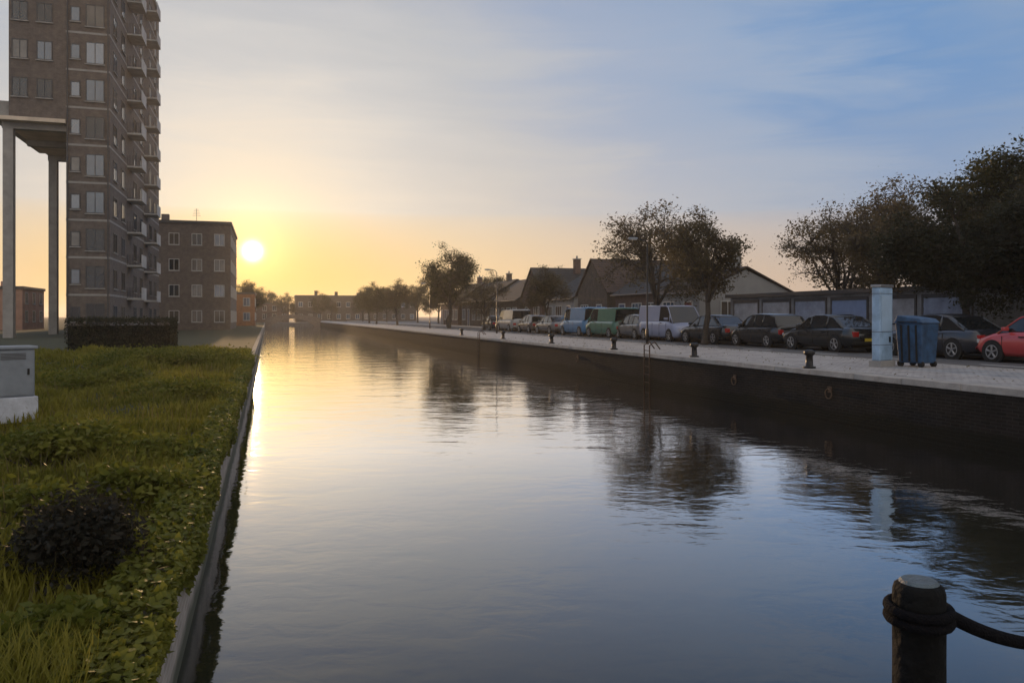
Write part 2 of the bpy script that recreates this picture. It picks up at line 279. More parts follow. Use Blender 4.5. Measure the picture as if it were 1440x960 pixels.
# ------------------------------------------------------------------ vegetation
def tree_meshes(seed,H,rx,zb,nleaf,lsize,lm,nclump=70,sig=.34,lobes=6):
    """crown = clumps scattered through several overlapping lobes; a limb runs to every clump"""
    r=random.Random(seed); tb=MB(); cz=(H+zb)/2; rz=(H-zb)/2
    lb=[(Vector((0,0,H-rz*.75)),.75)]
    for i in range(lobes):
        a=2*PI*i/lobes+r.uniform(-.4,.4); q=rx*r.uniform(.42,.62); lb.append((Vector((math.cos(a)*q,math.sin(a)*q,cz+rz*r.uniform(-.5,.35))),r.uniform(.42,.62)))
    cl=[]
    for i in range(nclump):
        c,k=r.choice(lb); d=Vector((r.gauss(0,1),r.gauss(0,1),r.gauss(0,1))).normalized()*(r.random()**.45)
        p=c+Vector((d.x*rx*k,d.y*rx*k,d.z*rz*k*.95)); p.z=min(H-.1,max(zb,p.z)); cl.append(p)
    fork=zb*.75+.25; tr=H*.020
    lean=[Vector((r.gauss(0,.05)*k,r.gauss(0,.05)*k,z)) for k,z in enumerate((-.15,.05,fork*.5,fork,cz,cz+rz*.4))]
    tb.tube(lean,[tr*1.5,tr*1.15,tr,tr*.92,tr*.6,tr*.3],10)
    mains=[]
    for c,k in lb[1:]:
        st=lean[3].lerp(lean[4],r.uniform(0,.5)); md=st.lerp(c,.5)+Vector((r.gauss(0,.12),r.gauss(0,.12),.25)); pts=[st,st.lerp(md,.5)+Vector((0,0,-.05)),md,md.lerp(c,.5),c]
        tb.tube(pts,[tr*.55,tr*.48,tr*.4,tr*.3,tr*.18],7); mains+=pts[1:]
    mains+=lean[3:]
    for p in cl:
        st=min(mains,key=lambda q:(q-p).length*(1.25 if q.z>p.z else 1)); l=(p-st).length
        md=st.lerp(p,.5)+Vector((r.gauss(0,.1*l),r.gauss(0,.1*l),.1*l)); tb.tube([st,st.lerp(md,.55),md,p],[tr*.24,tr*.2,tr*.14,tr*.06],5,False)
        for k in range(12):
            d=Vector((r.gauss(0,1),r.gauss(0,1),r.gauss(.25,.8))).normalized(); q0=md.lerp(p,r.random()); e=q0+d*sig*r.uniform(1,2.2)
            tb.tube([q0,q0.lerp(e,.5)+Vector((r.gauss(0,.03),r.gauss(0,.03),.04)),e],[.014,.010,.005],3,False)
    cb=MB()
    wts=[r.uniform(.4,1.5) for _ in cl]
    for c in r.choices(cl,wts,k=nleaf):
        c=c+Vector((r.gauss(0,sig),r.gauss(0,sig),r.gauss(0,sig*.75)))
        a=Vector((r.gauss(0,1),r.gauss(0,1),r.gauss(0,.7))).normalized(); e=a.cross(Vector((r.gauss(0,1),r.gauss(0,1),r.gauss(0,1)))).normalized()
        z=lsize*r.choice((.5,.7,.9,1,1.3,1.7))*r.uniform(.8,1.2); a*=z; e*=z*.55
        cb.q(c-a,c-e*.9+a*.1,c+a,c+e*.9+a*.1)
    return tb.mesh('trunk',M['bark'],True),cb.mesh('crown',lm)
def tree(name,label,meshes,v,u,rot=0,s=1,group=None,z=GZ,crownm=None,sx=1):
    t=thing(name,label,'tree',v,u,z-.05,rot,group); t.scale=(s*sx,s*sx,s)
    for n,me in zip(('trunk','crown'),meshes):
        o=bpy.data.objects.new(n,me); COL.objects.link(o); o.parent=t
    return t
TA=tree_meshes(1,8.0,3.7,1.7,12000,.058,M['leaf'][1],110,.36,7)
TB=tree_meshes(2,9.0,3.3,1.6,46000,.072,M['leaf'][2],150,.38,8)
TC_=tree_meshes(9,9.5,3.4,2.2,24000,.068,M['leaf'][0],130,.38,7)
TD=tree_meshes(14,7.0,2.3,1.6,15000,.056,M['leaf'][1],90,.29,6)
G='thin-leaved street trees on the right quay'
tree('quay_tree','wide thin-leaved tree left of the sky gap, beside a slimmer neighbour',TA,22.6,44.0,.4,1.03,G,sx=1.08)
tree('quay_tree','slim darker tree just left of the bright sky gap',TD,20.5,34.6,1.9,1.0,G,sx=1.0)
G2='dark trees among the right hand houses'
tree('garden_tree','largest dark tree at the right edge of the picture',TB,24.9,18.6,.2,.80,G2,sx=1.05)
tree('garden_tree','dark rounded tree behind the long brick house roof',TB,34.0,29.0,2.2,1.0,G2,sx=1.1)
tree('garden_tree','lower see-through tree right of the bright sky gap',TA,28.5,34.8,1.1,.93,G2,sx=.9)
tree('garden_tree','tall dark tree rising beside the largest tree on the right',TC_,30.0,25.5,3.0,.97,G2,sx=1.05)
tree('garden_tree','leafy dark tree in front of the nearest brick house',TB,25.0,23.6,4.0,.74,G2,sx=1.1)
tree('garden_tree','small dark tree beside the lock-up garages',TD,27.2,29.6,5.0,1.0,G2,sx=1.1)
tree('garden_tree','tallest sparse tree standing behind the lock-up garages',TA,33.5,37.0,2.5,1.2,G2,sx=1.1)
G3='far trees along the canal'
far=[(20.5,92,TC_,1.07,'rounded far tree making the highest bump in the middle skyline'),(23,104,TA,1.1,'far tree directly behind the highest middle bump'),(21,78,TA,.66,'small far tree right of the middle bump, over low roofs'),(22,62,TD,.82,'small brown tree left of the wide thin-leaved quay tree'),(20,128,TD,1.1,'far tree fading left of the middle bump'),(14,226,TC_,.9,'glowing far tree just beyond the bridge on its right'),(4,226,TA,1.0,'far tree beyond the bridge in line with the water'),(-8,232,TC_,.9,'far tree beyond the bridge beneath the sun'),(20,165,TC_,.9,'far tree near the right end of the bridge'),(-16,205,TA,.95,'far tree beyond the bridge left of the sun'),(19,146,TC_,.8,'far dense tree in the low notch of the middle skyline'),(17,228,TD,.95,'small far tree against the long two storey block'),
(38,88,TB,.82,'bushy tree rising behind the pale house in the middle distance'),(37,101,TC_,.86,'tree behind the long brown house near the far trees'),(39,114,TB,.9,'dense tree between the far slate roof and the highest bump'),(36,126,TC_,.95,'tree behind the farthest red brick house'),(38,142,TB,1.0,'dense far tree in line with the pale strip of far sky'),(33,158,TB,1.0,'dark far tree in the low middle of the skyline'),(32,176,TC_,1.0,'loose far tree in the low middle of the skyline'),(28,196,TB,1.0,'bushy far tree right of the far brick block'),(24,212,TC_,.9,'low far tree above the far brick block'),(9,255,TB,.8,'wide far tree straight down the canal behind the block'),(-3.5,176,TB,1.0,'glowing bushy tree just below and left of the sun'),(-5,186,TC_,1.0,'glowing loose tree beside the bushy one below the sun'),(-1,262,TC_,1.1,'small far tree showing right beneath the sun')]
for i,(v,u,me,s,l) in enumerate(far): tree('canal_tree',l,me,v,u,i*1.3,s,G3)
def shrub(name,label,n,rx,ry,rz,ls,m,v,u,seed,group=None,clumps=9,z=GB,stems=True):
    r=random.Random(seed); t=thing(name,label,'shrub',v,u,z-.08,0,group)
    cs=[]
    for i in range(clumps):
        a=r.uniform(0,2*PI); q=math.sqrt(r.random())*.8; cs.append((math.cos(a)*q*rx,math.sin(a)*q*ry,rz*(.35+.5*r.random())*(1-.4*q*q)))
    if stems:
        sb=MB()
        for c in cs: sb.tube([(c[0]*.25,c[1]*.25,-.05),(c[0]*.6,c[1]*.6,c[2]*.5),c],[.014,.01,.005],5)
        sb.build('stem',M['bark'],t)
    b=MB()
    for i in range(n):
        c=Vector(r.choice(cs)); k=.42
        c=c+Vector((r.gauss(0,rx*k*.6),r.gauss(0,ry*k*.6),r.gauss(0,rz*k*.45)))
        if c.z<.0: c.z=abs(c.z)*.3
        a=Vector((r.gauss(0,1),r.gauss(0,1),r.gauss(.2,.6))).normalized(); e=a.cross(Vector((r.gauss(0,1),r.gauss(0,1),r.gauss(0,1)))).normalized(); zz=ls*r.uniform(.5,1.3)
        a*=zz; e*=zz*.5; b.q(c-a,c-e,c+a,c+e)
    b.build('foliage',m,t); return t
def XY(x,y,g=GB):   # ground point (v,u) under a position in the photograph
    Y=1120*(2.4-g)/(y-445); X=(x-720)/1120*Y
    return X*CA+Y*SA, -X*SA+Y*CA
v,u=XY(110,800); shrub('dark_shrub','low blackish shrub in the middle of the green bank',11000,.34,.42,.50,.024,M['dkshrub'],v,u,4,clumps=34)
G4='low green clumps growing on the left bank'
cl=[(60,640,.8,.5,.32,'yellow-green clump behind the blackish shrub'),(190,700,.34,.3,.26,'small yellowish clump right of the blackish shrub'),(60,905,.22,.2,.2,'bright green clump at the bottom left corner'),(250,560,.7,.6,.34,'broad green clump near the canal wall in the middle distance'),(140,545,.8,.8,.40,'broad olive clump far back on the bank'),(290,640,.35,.5,.22,'leafy clump spilling towards the canal wall'),(240,780,.28,.3,.2,'dark green clump beside the canal wall coping'),(200,900,.2,.2,.14,'lowest leafy clump at the near canal wall'),(180,515,1.2,1.2,.5,'rounded clump standing highest at the far end of the bank'),(290,510,1.3,1.1,.45,'warm-lit clump at the far end beside the water'),(60,735,.25,.25,.3,'clump left of the blackish shrub at the picture edge')]
for i,(x,y,rx,ry,rz,l) in enumerate(cl):
    v,u=XY(x,y); v=min(v,VL-.25-rx*.95); shrub('leafy_clump',l,int(1900+1300*rx*ry*4),rx*1.3,ry*1.3,rz*1.25,.035+.012*rx,M['ivy'],v,u,20+i,G4,clumps=14,stems=True)
# ivy trailing over the coping of the near wall
r=random.Random(77); b=MB()
for i in range(34000):
    u=1.3+r.random()**1.7*32; w=.62+.30*math.sin(u*1.1)+.22*math.sin(u*3.1+1)+.12*math.sin(u*7.3)
    w=max(.12,w); q=r.random()                      # q runs from the bank over the edge and down the wall
    out=.08*w+.02
    if q<.45: v=VL-.30+r.random()*.34; z=GB+.02+r.uniform(0,.09)
    else:
        f=r.random()**1.5; v=VL+.03+out*math.sin(PI*min(1,f*1.1+.12))*r.uniform(.4,1); z=GB+.05-f*.40*w+r.gauss(0,.02)
    a=Vector((r.gauss(0,1),r.gauss(0,1),r.gauss(0,.5))).normalized()*.033*r.uniform(.6,1.3); e=a.cross(Vector((r.gauss(0,.4),r.gauss(0,.4),1))).normalized()*.022
    c=P(v,u,z); b.q(c-a,c-e,c+a,c+e)
o=b.build('trailing_ivy',M['ivy']); tag(o,'green ivy trailing over the coping of the left canal wall','ivy'); o['kind']='stuff'
# grass blades
r=random.Random(8); b=MB()
def blade(v,u,h,w,m):
    z=hgt(v,u)-.01; p=P(v,u,z); t=r.uniform(0,2*PI); d=Vector((math.cos(t),math.sin(t),0)); e=Vector((-d.y,d.x,0))*w; l=h*r.uniform(.2,.7)
    m1=p+d*l*.35+Vector((0,0,h*.6)); m.q(p-e,p+e,m1+e*.7,m1-e*.7); m.q(m1-e*.7,m1+e*.7,p+d*l+Vector((0,0,h)))
def patch(v,u): return .5+.3*math.sin(v*2.3+u*1.1)+.3*math.sin(u*2.9-v*1.7+2)
for i in range(105000):
    u=1.6+(r.random()**1.9)*42; v=VL-.16-r.random()**1.0*(1.2+u*.28); p=patch(v,u)
    if u>42: continue
    blade(v,u,(.07+.17*max(0,p))*r.uniform(.6,1.3),.0028+.0007*u,b)
o=b.build('grass',M['grass']); o['kind']='stuff'; tag(o,'tussocky olive green grass covering the left canal bank','grass')
b=MB()
for i in range(1500):
    u=2.2+r.random()**1.6*24; v=VL-.5-r.random()*(1.2+u*.28); blade(v,u,r.uniform(.2,.42),.003+.0004*u,b)
o=b.build('dry_stalks',M['dry']); o['kind']='stuff'; tag(o,'thin dry stalks standing above the grass of the left bank','dry grass')
# ------------------------------------------------------------------ buildings
def window(par,face,p,z,w,h,fm='frame',bars=1,name='window',dep=.0):
    """face '-x','+x','-y': wall plane coordinate p[0], centre along wall p[1]"""
    f=MB(); g=MB(); t=.07; pr=.035
    def bx(m,a0,a1,z0,z1,d0,d1):
        if face=='-x': m.box(p[0]-d1,p[0]-d0,a0,a1,z0,z1)
        elif face=='+x': m.box(p[0]+d0,p[0]+d1,a0,a1,z0,z1)
        else: m.box(a0,a1,p[0]-d1,p[0]-d0,z0,z1)
    c=p[1]
    bx(f,c-w/2,c-w/2+t,z,z+h,.004,.06); bx(f,c+w/2-t,c+w/2,z,z+h,.004,.06)
    bx(f,c-w/2+t,c+w/2-t,z,z+t,.004,.058); bx(f,c-w/2+t,c+w/2-t,z+h-t,z+h,.004,.058)
    for k in range(bars): x=c-w/2+w*(k+1)/(bars+1); bx(f,x-.025,x+.025,z+t+.001,z+h-t-.001,.004,.052)
    fo=f.build(name,M[fm],par); bx(g,c-w/2+t+.002,c+w/2-t-.002,z+t+.002,z+h-t-.002,.006,.022); g.build('pane',wr_.choice(PANES),fo)
    s=MB(); bx(s,c-w/2-.06,c+w/2+.06,z-.08,z-.004,.004,.12); s.build('sill',M['coping'],fo)
    return fo
# the tower
TH=36.3
t=thing('apartment_tower','tall dark brick apartment tower with an overhanging upper block at left','apartment tower',-12,70,GB)
MB().box(-3.1,0,0,30,-.3,TH).build('wall',M['towerbrick'],t)
zb=16.95
MB().box(-7.05,-3.104,.0,15.5,zb+.05,TH-.4).build('overhanging_block',M['towerbrick'],t)
MB().box(-7.7,-3.106,-.3,15.7,zb-.25,zb+.046).build('soffit',M['soffit'],t)
MB().box(-8.6,-7.056,.3,15,zb+.05,zb+.25).box(-8.6,-8.5,.3,15,zb+.254,zb+1.3).box(-8.498,-7.06,.3,.4,zb+.254,zb+1.3).build('terrace',M['concrete'],t)
for y in (.5,14): MB().box(-7.6,-6.9,y,y+.7,-.6,zb-.75).build('pillar',M['concrete'],t)
bm=MB()
for y in (.5,7.2,14): bm.box(-7.66,-3.12,y+.02,y+.6,zb-.747,zb-.253)
bm.build('beam',M['concrete'],t)
MB().box(-3.3,.15,-.15,30.15,TH+.003,TH+.4).build('parapet',M['concrete'],t)
fl=2.95
for k in range(12):
    z=.9+k*fl
    window(t,'-y',(0,-1.05),z,1.35,1.75,'dframe',1)
    window(t,'-y',(0,-2.45),z+.3,.7,1.2,'dframe',0)
    for y in (2.2,6,12.5,16.3,22.8,26.6): window(t,'+x',(0,y),z,1.6,1.6,'dframe',1)
    if z>zb+.6:
        window(t,'-y',(0,-4.6),z,1.1,1.5,'dframe',1); window(t,'-y',(0,-6.3),z,1.1,1.5,'dframe',1)
    if k: 
        for y0 in (8.0,18.3):
            bb=MB().box(.004,1.25,y0,y0+2.8,z-.75,z-.6); bb.box(1.2,1.24,y0,y0+2.8,z-.597,z+.35)
            bc=bb.build('balcony',M['palecon'],t); rl=MB()
            for j in range(9): rl.box(.05+.13*j,.075+.13*j,y0+.02,y0+.045,z-.597,z+.35)
            rl.build('railing',M['iron'],bc)
bd=MB()
for k in range(1,12):
    z=.9+k*fl-.62; bd.box(-3.12,.02,-.022,-.003,z,z+.16).box(.003,.022,-.003,30.02,z,z+.16)
bd.build('floor_band',M['concrete'],t)
MB().tube([(-.12,-.08,.1),(-.12,-.08,TH)],.05,8).tube([(-3.0,-.08,.1),(-3.0,-.08,TH)],.05,8).build('downpipe',M['dframe'],t)
MB().box(.5-1.6,-.5,-.04,-.004,-.1,.85).build('door',M['door'][1],t)
# roof kit
def house(label,v,u,w,d,eave,ridge,hb,roofm,seed,group,name='brick_house',nw=None,gable_front=False,storeys=2):
    """front face on local -x at v; d = depth, w = length along the canal"""
    r=random.Random(seed); t=thing(name,label,'house',v,u,GZ,0,group)
    b=MB(); b.box(0,d,0,w,-.4,eave)
    if gable_front: b.q((0,0,eave),(0,w/2,ridge-.12),(0,w,eave)); b.q((d,0,eave),(d,w,eave),(d,w/2,ridge-.12))
    else: b.q((0,0,eave),(d,0,eave),(d/2,0,ridge-.12)); b.q((0,w,eave),(d/2,w,ridge-.12),(d,w,eave))
    b.build('wall',hb,t)
    o=.3; T=.1; rb=MB()
    def pan(p0,p1,p2,p3): # slab of thickness T
        up=[Vector(p) for p in (p0,p1,p2,p3)]; n=(up[1]-up[0]).cross(up[3]-up[0]).normalized(); 
        if n.z<0: n=-n
        rb.loft([[p for p in up],[p+n*T for p in up]])
    if gable_front:
        sl=(ridge-eave)/(w/2); ze=eave-o*sl+.01
        pan((-o*.5,-o,ze),(d+o,-o,ze),(d+o,w/2,ridge+.01),(-o*.5,w/2,ridge+.01)); pan((-o*.5,w+o,ze),(d+o,w+o,ze),(d+o,w/2,ridge+.012),(-o*.5,w/2,ridge+.012))
    else:
        sl=(ridge-eave)/(d/2); ze=eave-o*sl+.01
        pan((-o,-o*.5,ze),(-o,w+o*.5,ze),(d/2,w+o*.5,ridge+.01),(d/2,-o*.5,ridge+.01)); pan((d+o,-o*.5,ze),(d+o,w+o*.5,ze),(d/2,w+o*.5,ridge+.012),(d/2,-o*.5,ridge+.012))
        MB().tube([(-o-.06,-o*.5,ze+.02),(-o-.06,w+o*.5,ze+.02)],.06,8).build('gutter',M['dframe'],t)
    ro=rb.build('roof',roofm,t)
    cy=w*r.uniform(.15,.3); ch=MB().box(d/2-.3,d/2+.3,cy,cy+.7,ridge-.6,ridge+.9); ch.build('chimney',hb,ro)
    MB().box(d/2-.36,d/2+.36,cy-.06,cy+.76,ridge+.903,ridge+1.0).tube([(d/2,cy+.35,ridge+1.0),(d/2,cy+.35,ridge+1.3)],.1,8).build('chimney_cap',M['coping'],ro)
    n=nw or max(2,int(w/2.4)); dk=r.randrange(n)
    for i in range(n):
        y=w*(i+.5)/n
        if i==dk:
            dd=MB().box(-.05,-.004,y-.48,y+.48,.1,2.2).build('door',r.choice(M['door']),t); MB().box(-.10,-.052,y+.32,y+.42,1.05,1.1).build('handle',M['rim'],dd)
            df=MB().box(-.06,-.003,y-.58,y-.485,.0,2.3).box(-.06,-.003,y+.485,y+.58,0,2.3).box(-.06,-.003,y-.484,y+.484,2.205,2.3); df.build('frame',M['frame'],dd)
        else: window(t,'-x',(0,y),.8,min(1.7,w/n*.66),1.5,'frame',2)
        if storeys>1: window(t,'-x',(0,y),3.3,min(1.2,w/n*.6),1.3,'frame',1)
    for j in range(2):
        window(t,'-y',(0,d*(.3+.4*j)),.9,1.1,1.4,'frame',1)
        if storeys>1: window(t,'-y',(0,d*(.3+.4*j)),3.3,1.0,1.2,'frame',1)
    return t
GH='houses along the right hand street'
M['glarebrick']=brick('glare_orange_brick',(.36,.14,.05),(.26,.10,.04),(.3,.2,.14)); M['pinkr']=mat('pink_render',(.42,.25,.19),.85,.2,1)  # orange glare of the low sun put into the brick colour
HB=M['hb']
house('nearest long brick house half hidden by dark trees at the right',28.5,3.5,11,8,5.2,7.8,HB[1],M['slate'],1,GH)
house('pale rendered house between the nearest brick house and the garages',29,15.6,8.4,8,4.9,7.2,HB[2],M['slate'],2,GH,'rendered_house')
house('low pale rendered house behind the wide thin-leaved quay tree',27,46.2,5.5,7.0,2.9,4.5,HB[2],M['roof'],4,GH,storeys=1)
house('low red brick house farther along behind the quay trees',27.3,52,8,7.5,3.1,5.4,HB[0],M['slate'],5,GH,storeys=1)
house('gable-fronted brown house just left of the quay trees',27,61,6.5,9,3.4,6.2,HB[1],M['roof'],6,GH,gable_front=True,storeys=1)
house('small pale rendered house in the middle distance',27,68.5,8,8,3.0,5.4,HB[2],M['slate'],7,GH,'rendered_house',storeys=1)
house('red gable-fronted house in the middle distance',27,77.5,6.5,9,3.6,6.4,HB[0],M['slate'],8,GH,gable_front=True,storeys=1)
house('brown long house near the far trees',26.8,85,12,8,3.2,5.8,HB[1],M['slate'],9,GH,storeys=1)
house('far slate-roofed house under the highest tree bump',26.8,98,14,8,3.4,6.0,HB[1],M['slate'],10,GH,storeys=1)
house('farthest red brick house before the bridge on the right',26.5,113,12,8,3.4,6.2,HB[0],M['slate'],11,GH,storeys=1)
GL='buildings on the left bank'
def block(name,label,v,u,w,d,h,m,seed,floors,flatroof=True,ang=0):
    t=thing(name,label,'apartment block',v,u,GB,ang,GL); MB().box(-w,0,0,d,-.4,h).build('wall',m,t)
    MB().box(-w-.15,.15,-.15,d+.15,h+.003,h+.35).build('roof',M['dframe'],t)
    rr=random.Random(seed*7+1)
    for k in range(3):
        x=-w*rr.uniform(.1,.9); y=d*rr.uniform(.15,.5); hh=rr.uniform(.6,1.4); MB().box(x-.45,x+.45,y-.4,y+.4,h+.353,h+.35+hh).build('chimney',m,t)
    x=-w*rr.uniform(.2,.8); ab=MB().tube([(x,d*.3,h+.35),(x,d*.3,h+2.6)],.03,6)
    for k in range(5): ab.tube([(x-.5+.06*k,d*.3,h+1.7+.2*k),(x+.5-.06*k,d*.3,h+1.7+.2*k)],.015,5)
    ab.build('aerial',M['iron'],t)
    n=max(2,int(w/2.6)); q=max(2,int(d/3))
    for k in range(floors):
        z=.9+k*(h-.4)/floors
        for i in range(n): window(t,'-y',(0,-w+(i+.5)*w/n),z,1.2,1.45,'frame',1)
        for i in range(q): window(t,'+x',(0,(i+.5)*d/q),z,1.2,1.45,'frame',1)
    return t
block('apartment_block','four storey brick block between the tall tower and the sun',-4.4,105,13,20,13.0,M['towerbrick'],3,4)
block('low_brick_block','long two storey block at the foot of the tower',-9.0,128,16,20,6.0,HB[1],4,2)
block('low_brick_block','low grey block far left behind the tower pillars',-34,75,10,14,5.6,HB[2],5,2)
block('low_brick_block','low pinkish block seen through the gap under the overhang',-29,112,22,10,5.0,M['pinkr'],6,2)
block('low_brick_block','low wide block coloured with orange sun glare beyond the four storey block, under the sun',-2.2,150,22,12,5.6,M['glarebrick'],7,2)
block('far_block','long two storey block closing the view behind the bridge, left half',6,240,30,12,5.2,HB[0],8,2)
block('far_block','long two storey block closing the view behind the bridge, right half',44,244,36,12,7.6,HB[1],9,2)
def hedge(label,v0,v1,u0,u1,h,seed):
    r=random.Random(seed); t=thing('hedge',label,'hedge',0,0,GB-.1); b=MB(); c=MB()
    c.box(v0+.15,v1-.15,u0+.1,u1-.1,0,h*.8); c.build('core',M['dkshrub'],t)
    n=int(26000*min(1,((u1-u0)*2+(v1-v0))*h/60))
    for i in range(n):
        q=r.random(); z=r.random()**.8*h; v=r.uniform(v0,v1); u=r.uniform(u0,u1)
        if q<.35: u=u0+abs(r.gauss(0,.06))
        elif q<.7: v=v1-abs(r.gauss(0,.08))
        else: z=h+r.gauss(0,.06)
        a=Vector((r.gauss(0,1),r.gauss(0,1),r.gauss(0,1))).normalized()*.06*r.uniform(.6,1.4); e=a.cross(Vector((r.gauss(0,1),r.gauss(0,1),r.gauss(0,1)))).normalized()*.04
        p=Vector((v,u,z)); b.q(p-a,p-e,p+a,p+e)
    b.build('foliage',M['leaf'][2],t)
hedge('dark clipped hedge along the far end of the left bank',-9.6,-4.6,44,46,1.55,2)
# ------------------------------------------------------------------ far bridge
t=thing('arch_bridge','low dark arched bridge closing the far end of the canal','bridge',VL,200,0)
wd=VR-VL; b=MB(); n=24
topz=lambda x: 2.0+.9*math.sin(PI*x/wd); botz=lambda x: -.5 if x<1.2 or x>wd-1.2 else .15+1.75*math.sin(PI*(x-1.2)/(wd-2.4))
rings=[]
for i in range(n+1):
    x=wd*i/n; rings.append([(x,0,botz(x)),(x,5,botz(x)),(x,5,topz(x)),(x,0,topz(x))])
b.loft(rings).build('span',M['towerbrick'],t)
b=MB()
for y in (.1,4.8):
    b.tube([(wd*i/n,y,topz(wd*i/n)+1.0) for i in range(n+1)],.04,6)
    for i in range(0,n+1): b.tube([(wd*i/n,y,topz(wd*i/n)-.05),(wd*i/n,y,topz(wd*i/n)+1.0)],.025,5)
b.build('railing',M['iron'],t)
slab_('street',VL-.5,VR+.6,214,640,-1.5,GB-.04,M['asphalt'])
# ------------------------------------------------------------------ vehicles
def interp(pts,x):
    for (a,b),(c,d) in zip(pts,pts[1:]):
        if a<=x<=c: return b+(d-b)*(x-a)/(c-a)
    return pts[-1][1]
def make_car(label,col,kind='hatch',name='parked_car',cat='car',group='vehicles parked across the street'):
    t=thing(name,label,cat,0,0,GZ-.13,0,group)
    if kind=='van': Lh,Wd,belt,roofz=2.55,.98,1.18,2.02; hood=[(-Lh,1.15),(1.5,1.15),(2.0,1.02),(2.4,.86),(Lh,.62)]; cab=[(-2.5,1.95),(-2.35,roofz),(1.0,roofz-.03),(1.25,roofz-.08),(2.0,1.04)]; wx=(-1.6,1.65); wr=.33
    elif kind=='sedan': Lh,Wd,belt,roofz=2.28,.89,.93,1.45; hood=[(-Lh,.78),(-2.1,.95),(-1.5,.97),(.8,.93),(1.5,.86),(2.0,.74),(Lh,.52)]; cab=[(-1.75,.96),(-1.05,1.36),(-.5,roofz),(.05,roofz-.01),(.45,1.36),(1.15,.90)]; wx=(-1.35,1.4); wr=.32
    else: Lh,Wd,belt,roofz=2.0,.87,.93,1.5; hood=[(-Lh,.82),(-1.9,.98),(.7,.95),(1.3,.88),(1.8,.74),(Lh,.5)]; cab=[(-1.92,.97),(-1.65,1.38),(-1.2,1.47),(-.4,roofz),(.15,roofz-.03),(.5,1.36),(1.15,.9)]; wx=(-1.25,1.28); wr=.31
    pm=paintm(name+label[:6],col)
    st=sorted(set([-Lh,-Lh+.06,-Lh+.2,-Lh+.5,Lh-.5,Lh-.22,Lh-.07,Lh]+[x for x,_ in hood]+[wx[0]+d for d in (-.5,0,.5)]+[wx[1]+d for d in (-.5,0,.5)]))
    rings=[]
    for x in st:
        e=max(0,(abs(x)-(Lh-.5))/.5); w=Wd*(1-.16*e*e); z1=interp(hood,x); z0=.2+.12*e*e
        h=[(w*.86,z0),(w*.98,z0+.12),(w,z0+(z1-z0)*.5),(w*.985,z1-.14),(w*.93,z1-.04),(w*.8,z1),(w*.4,z1+.025)]
        rings.append([(y,x,z) for y,z in h]+[(-y,x,z) for y,z in reversed(h)])
    b=MB().loft(rings); bo=b.build('body',pm,t,True)
    # cabin: glass hull, painted roof skin and pillars
    gr=[]
    for x,z in cab:
        zb=interp(hood,x)-.02; w0=Wd*.93; k=(z-zb)/(roofz-belt); w1=w0-(.16 if kind!='van' else .1)*k
        gr.append([(w0,x,zb),(w1,x,z-.03),(w1*.8,x,z+.004),(-w1*.8,x,z+.004),(-w1,x,z-.03),(-w0,x,zb)])
    MB().loft(gr).build('windows',M['cglass'],t,False)
    top=[g for g,(x,z) in zip(gr,cab) if z>roofz-.15]
    rf=[]
    for g in top:
        rf.append([(g[1][0]+.012,g[1][1],g[1][2]-.03),(g[1][0]+.012,g[1][1],g[1][2]+.012),(g[2][0],g[2][1],g[2][2]+.018),(g[3][0],g[3][1],g[3][2]+.018),(g[4][0]-.012,g[4][1],g[4][2]+.012),(g[4][0]-.012,g[4][1],g[4][2]-.03)])
    MB().loft(rf).build('roof',pm,t,True)
    pl=MB()
    for s in (0,5):
        k=1 if s==0 else 4
        ends=[g[s] for g in gr]; tops=[g[k] for g in gr]
        pl.tube(tops[:],.028,6)                                     # cant rails run down into the pillars
        for f in ((.35,.62) if kind!='van' else (.78,)):
            i=int(f*(len(gr)-1)); x=(gr[i][0][1]+gr[i+1][0][1])/2
            lo=((gr[i][s][0]+gr[i+1][s][0])/2,x,(gr[i][s][2]+gr[i+1][s][2])/2); hi=((tops[i][0]+tops[i+1][0])/2,x,(tops[i][2]+tops[i+1][2])/2); pl.tube([lo,hi],.035,6)
    pl.build('pillars',pm,t,True)
    if kind=='van':
        for s in (-1,1):
            pn=MB(); xs=[-2.42,-1.4,-.4,.32]; 
            pn.loft([[(s*(Wd*.93+.014),x,1.1),(s*(Wd*.93+.014-.1),x,roofz-.03),(s*(Wd*.93-.006-.1),x,roofz-.03),(s*(Wd*.93-.006),x,1.1)] for x in xs]).build('side_panel',pm,t)
    for x in wx:
        for s in (-1,1):
            ar=MB().tube([(s*(Wd*.90),x,wr),(s*(Wd+.004),x,wr)],wr+.06,20); ar.build('wheel_arch',M['tyre'],t)
            wo=MB().tube([(s*(Wd-.16),x,wr),(s*(Wd-.01),x,wr),(s*(Wd+.018),x,wr)],[wr,wr,wr-.03],22).build('wheel',M['tyre'],t)
            rm=MB(); xo=s*(Wd+.024); xi=s*(Wd-.02)
            rm.loft([[(xo,x+math.cos(q)*k*wr,wr+math.sin(q)*k*wr) for k in (.70,.60)]+[(xi,x+math.cos(q)*k*wr,wr+math.sin(q)*k*wr) for k in (.60,.70)] for q in [2*PI*j/24 for j in range(25)]],cap=False)
            rm.tube([(xi,x,wr),(xo,x,wr)],wr*.16,10)
            for j in range(5):
                q=2*PI*j/5+.3; rm.tube([(xo-s*.012,x+math.cos(q)*.1*wr,wr+math.sin(q)*.1*wr),(xo-s*.012,x+math.cos(q)*.64*wr,wr+math.sin(q)*.64*wr)],[.03,.038],6)
            rm.build('rim',M['rim'],wo)
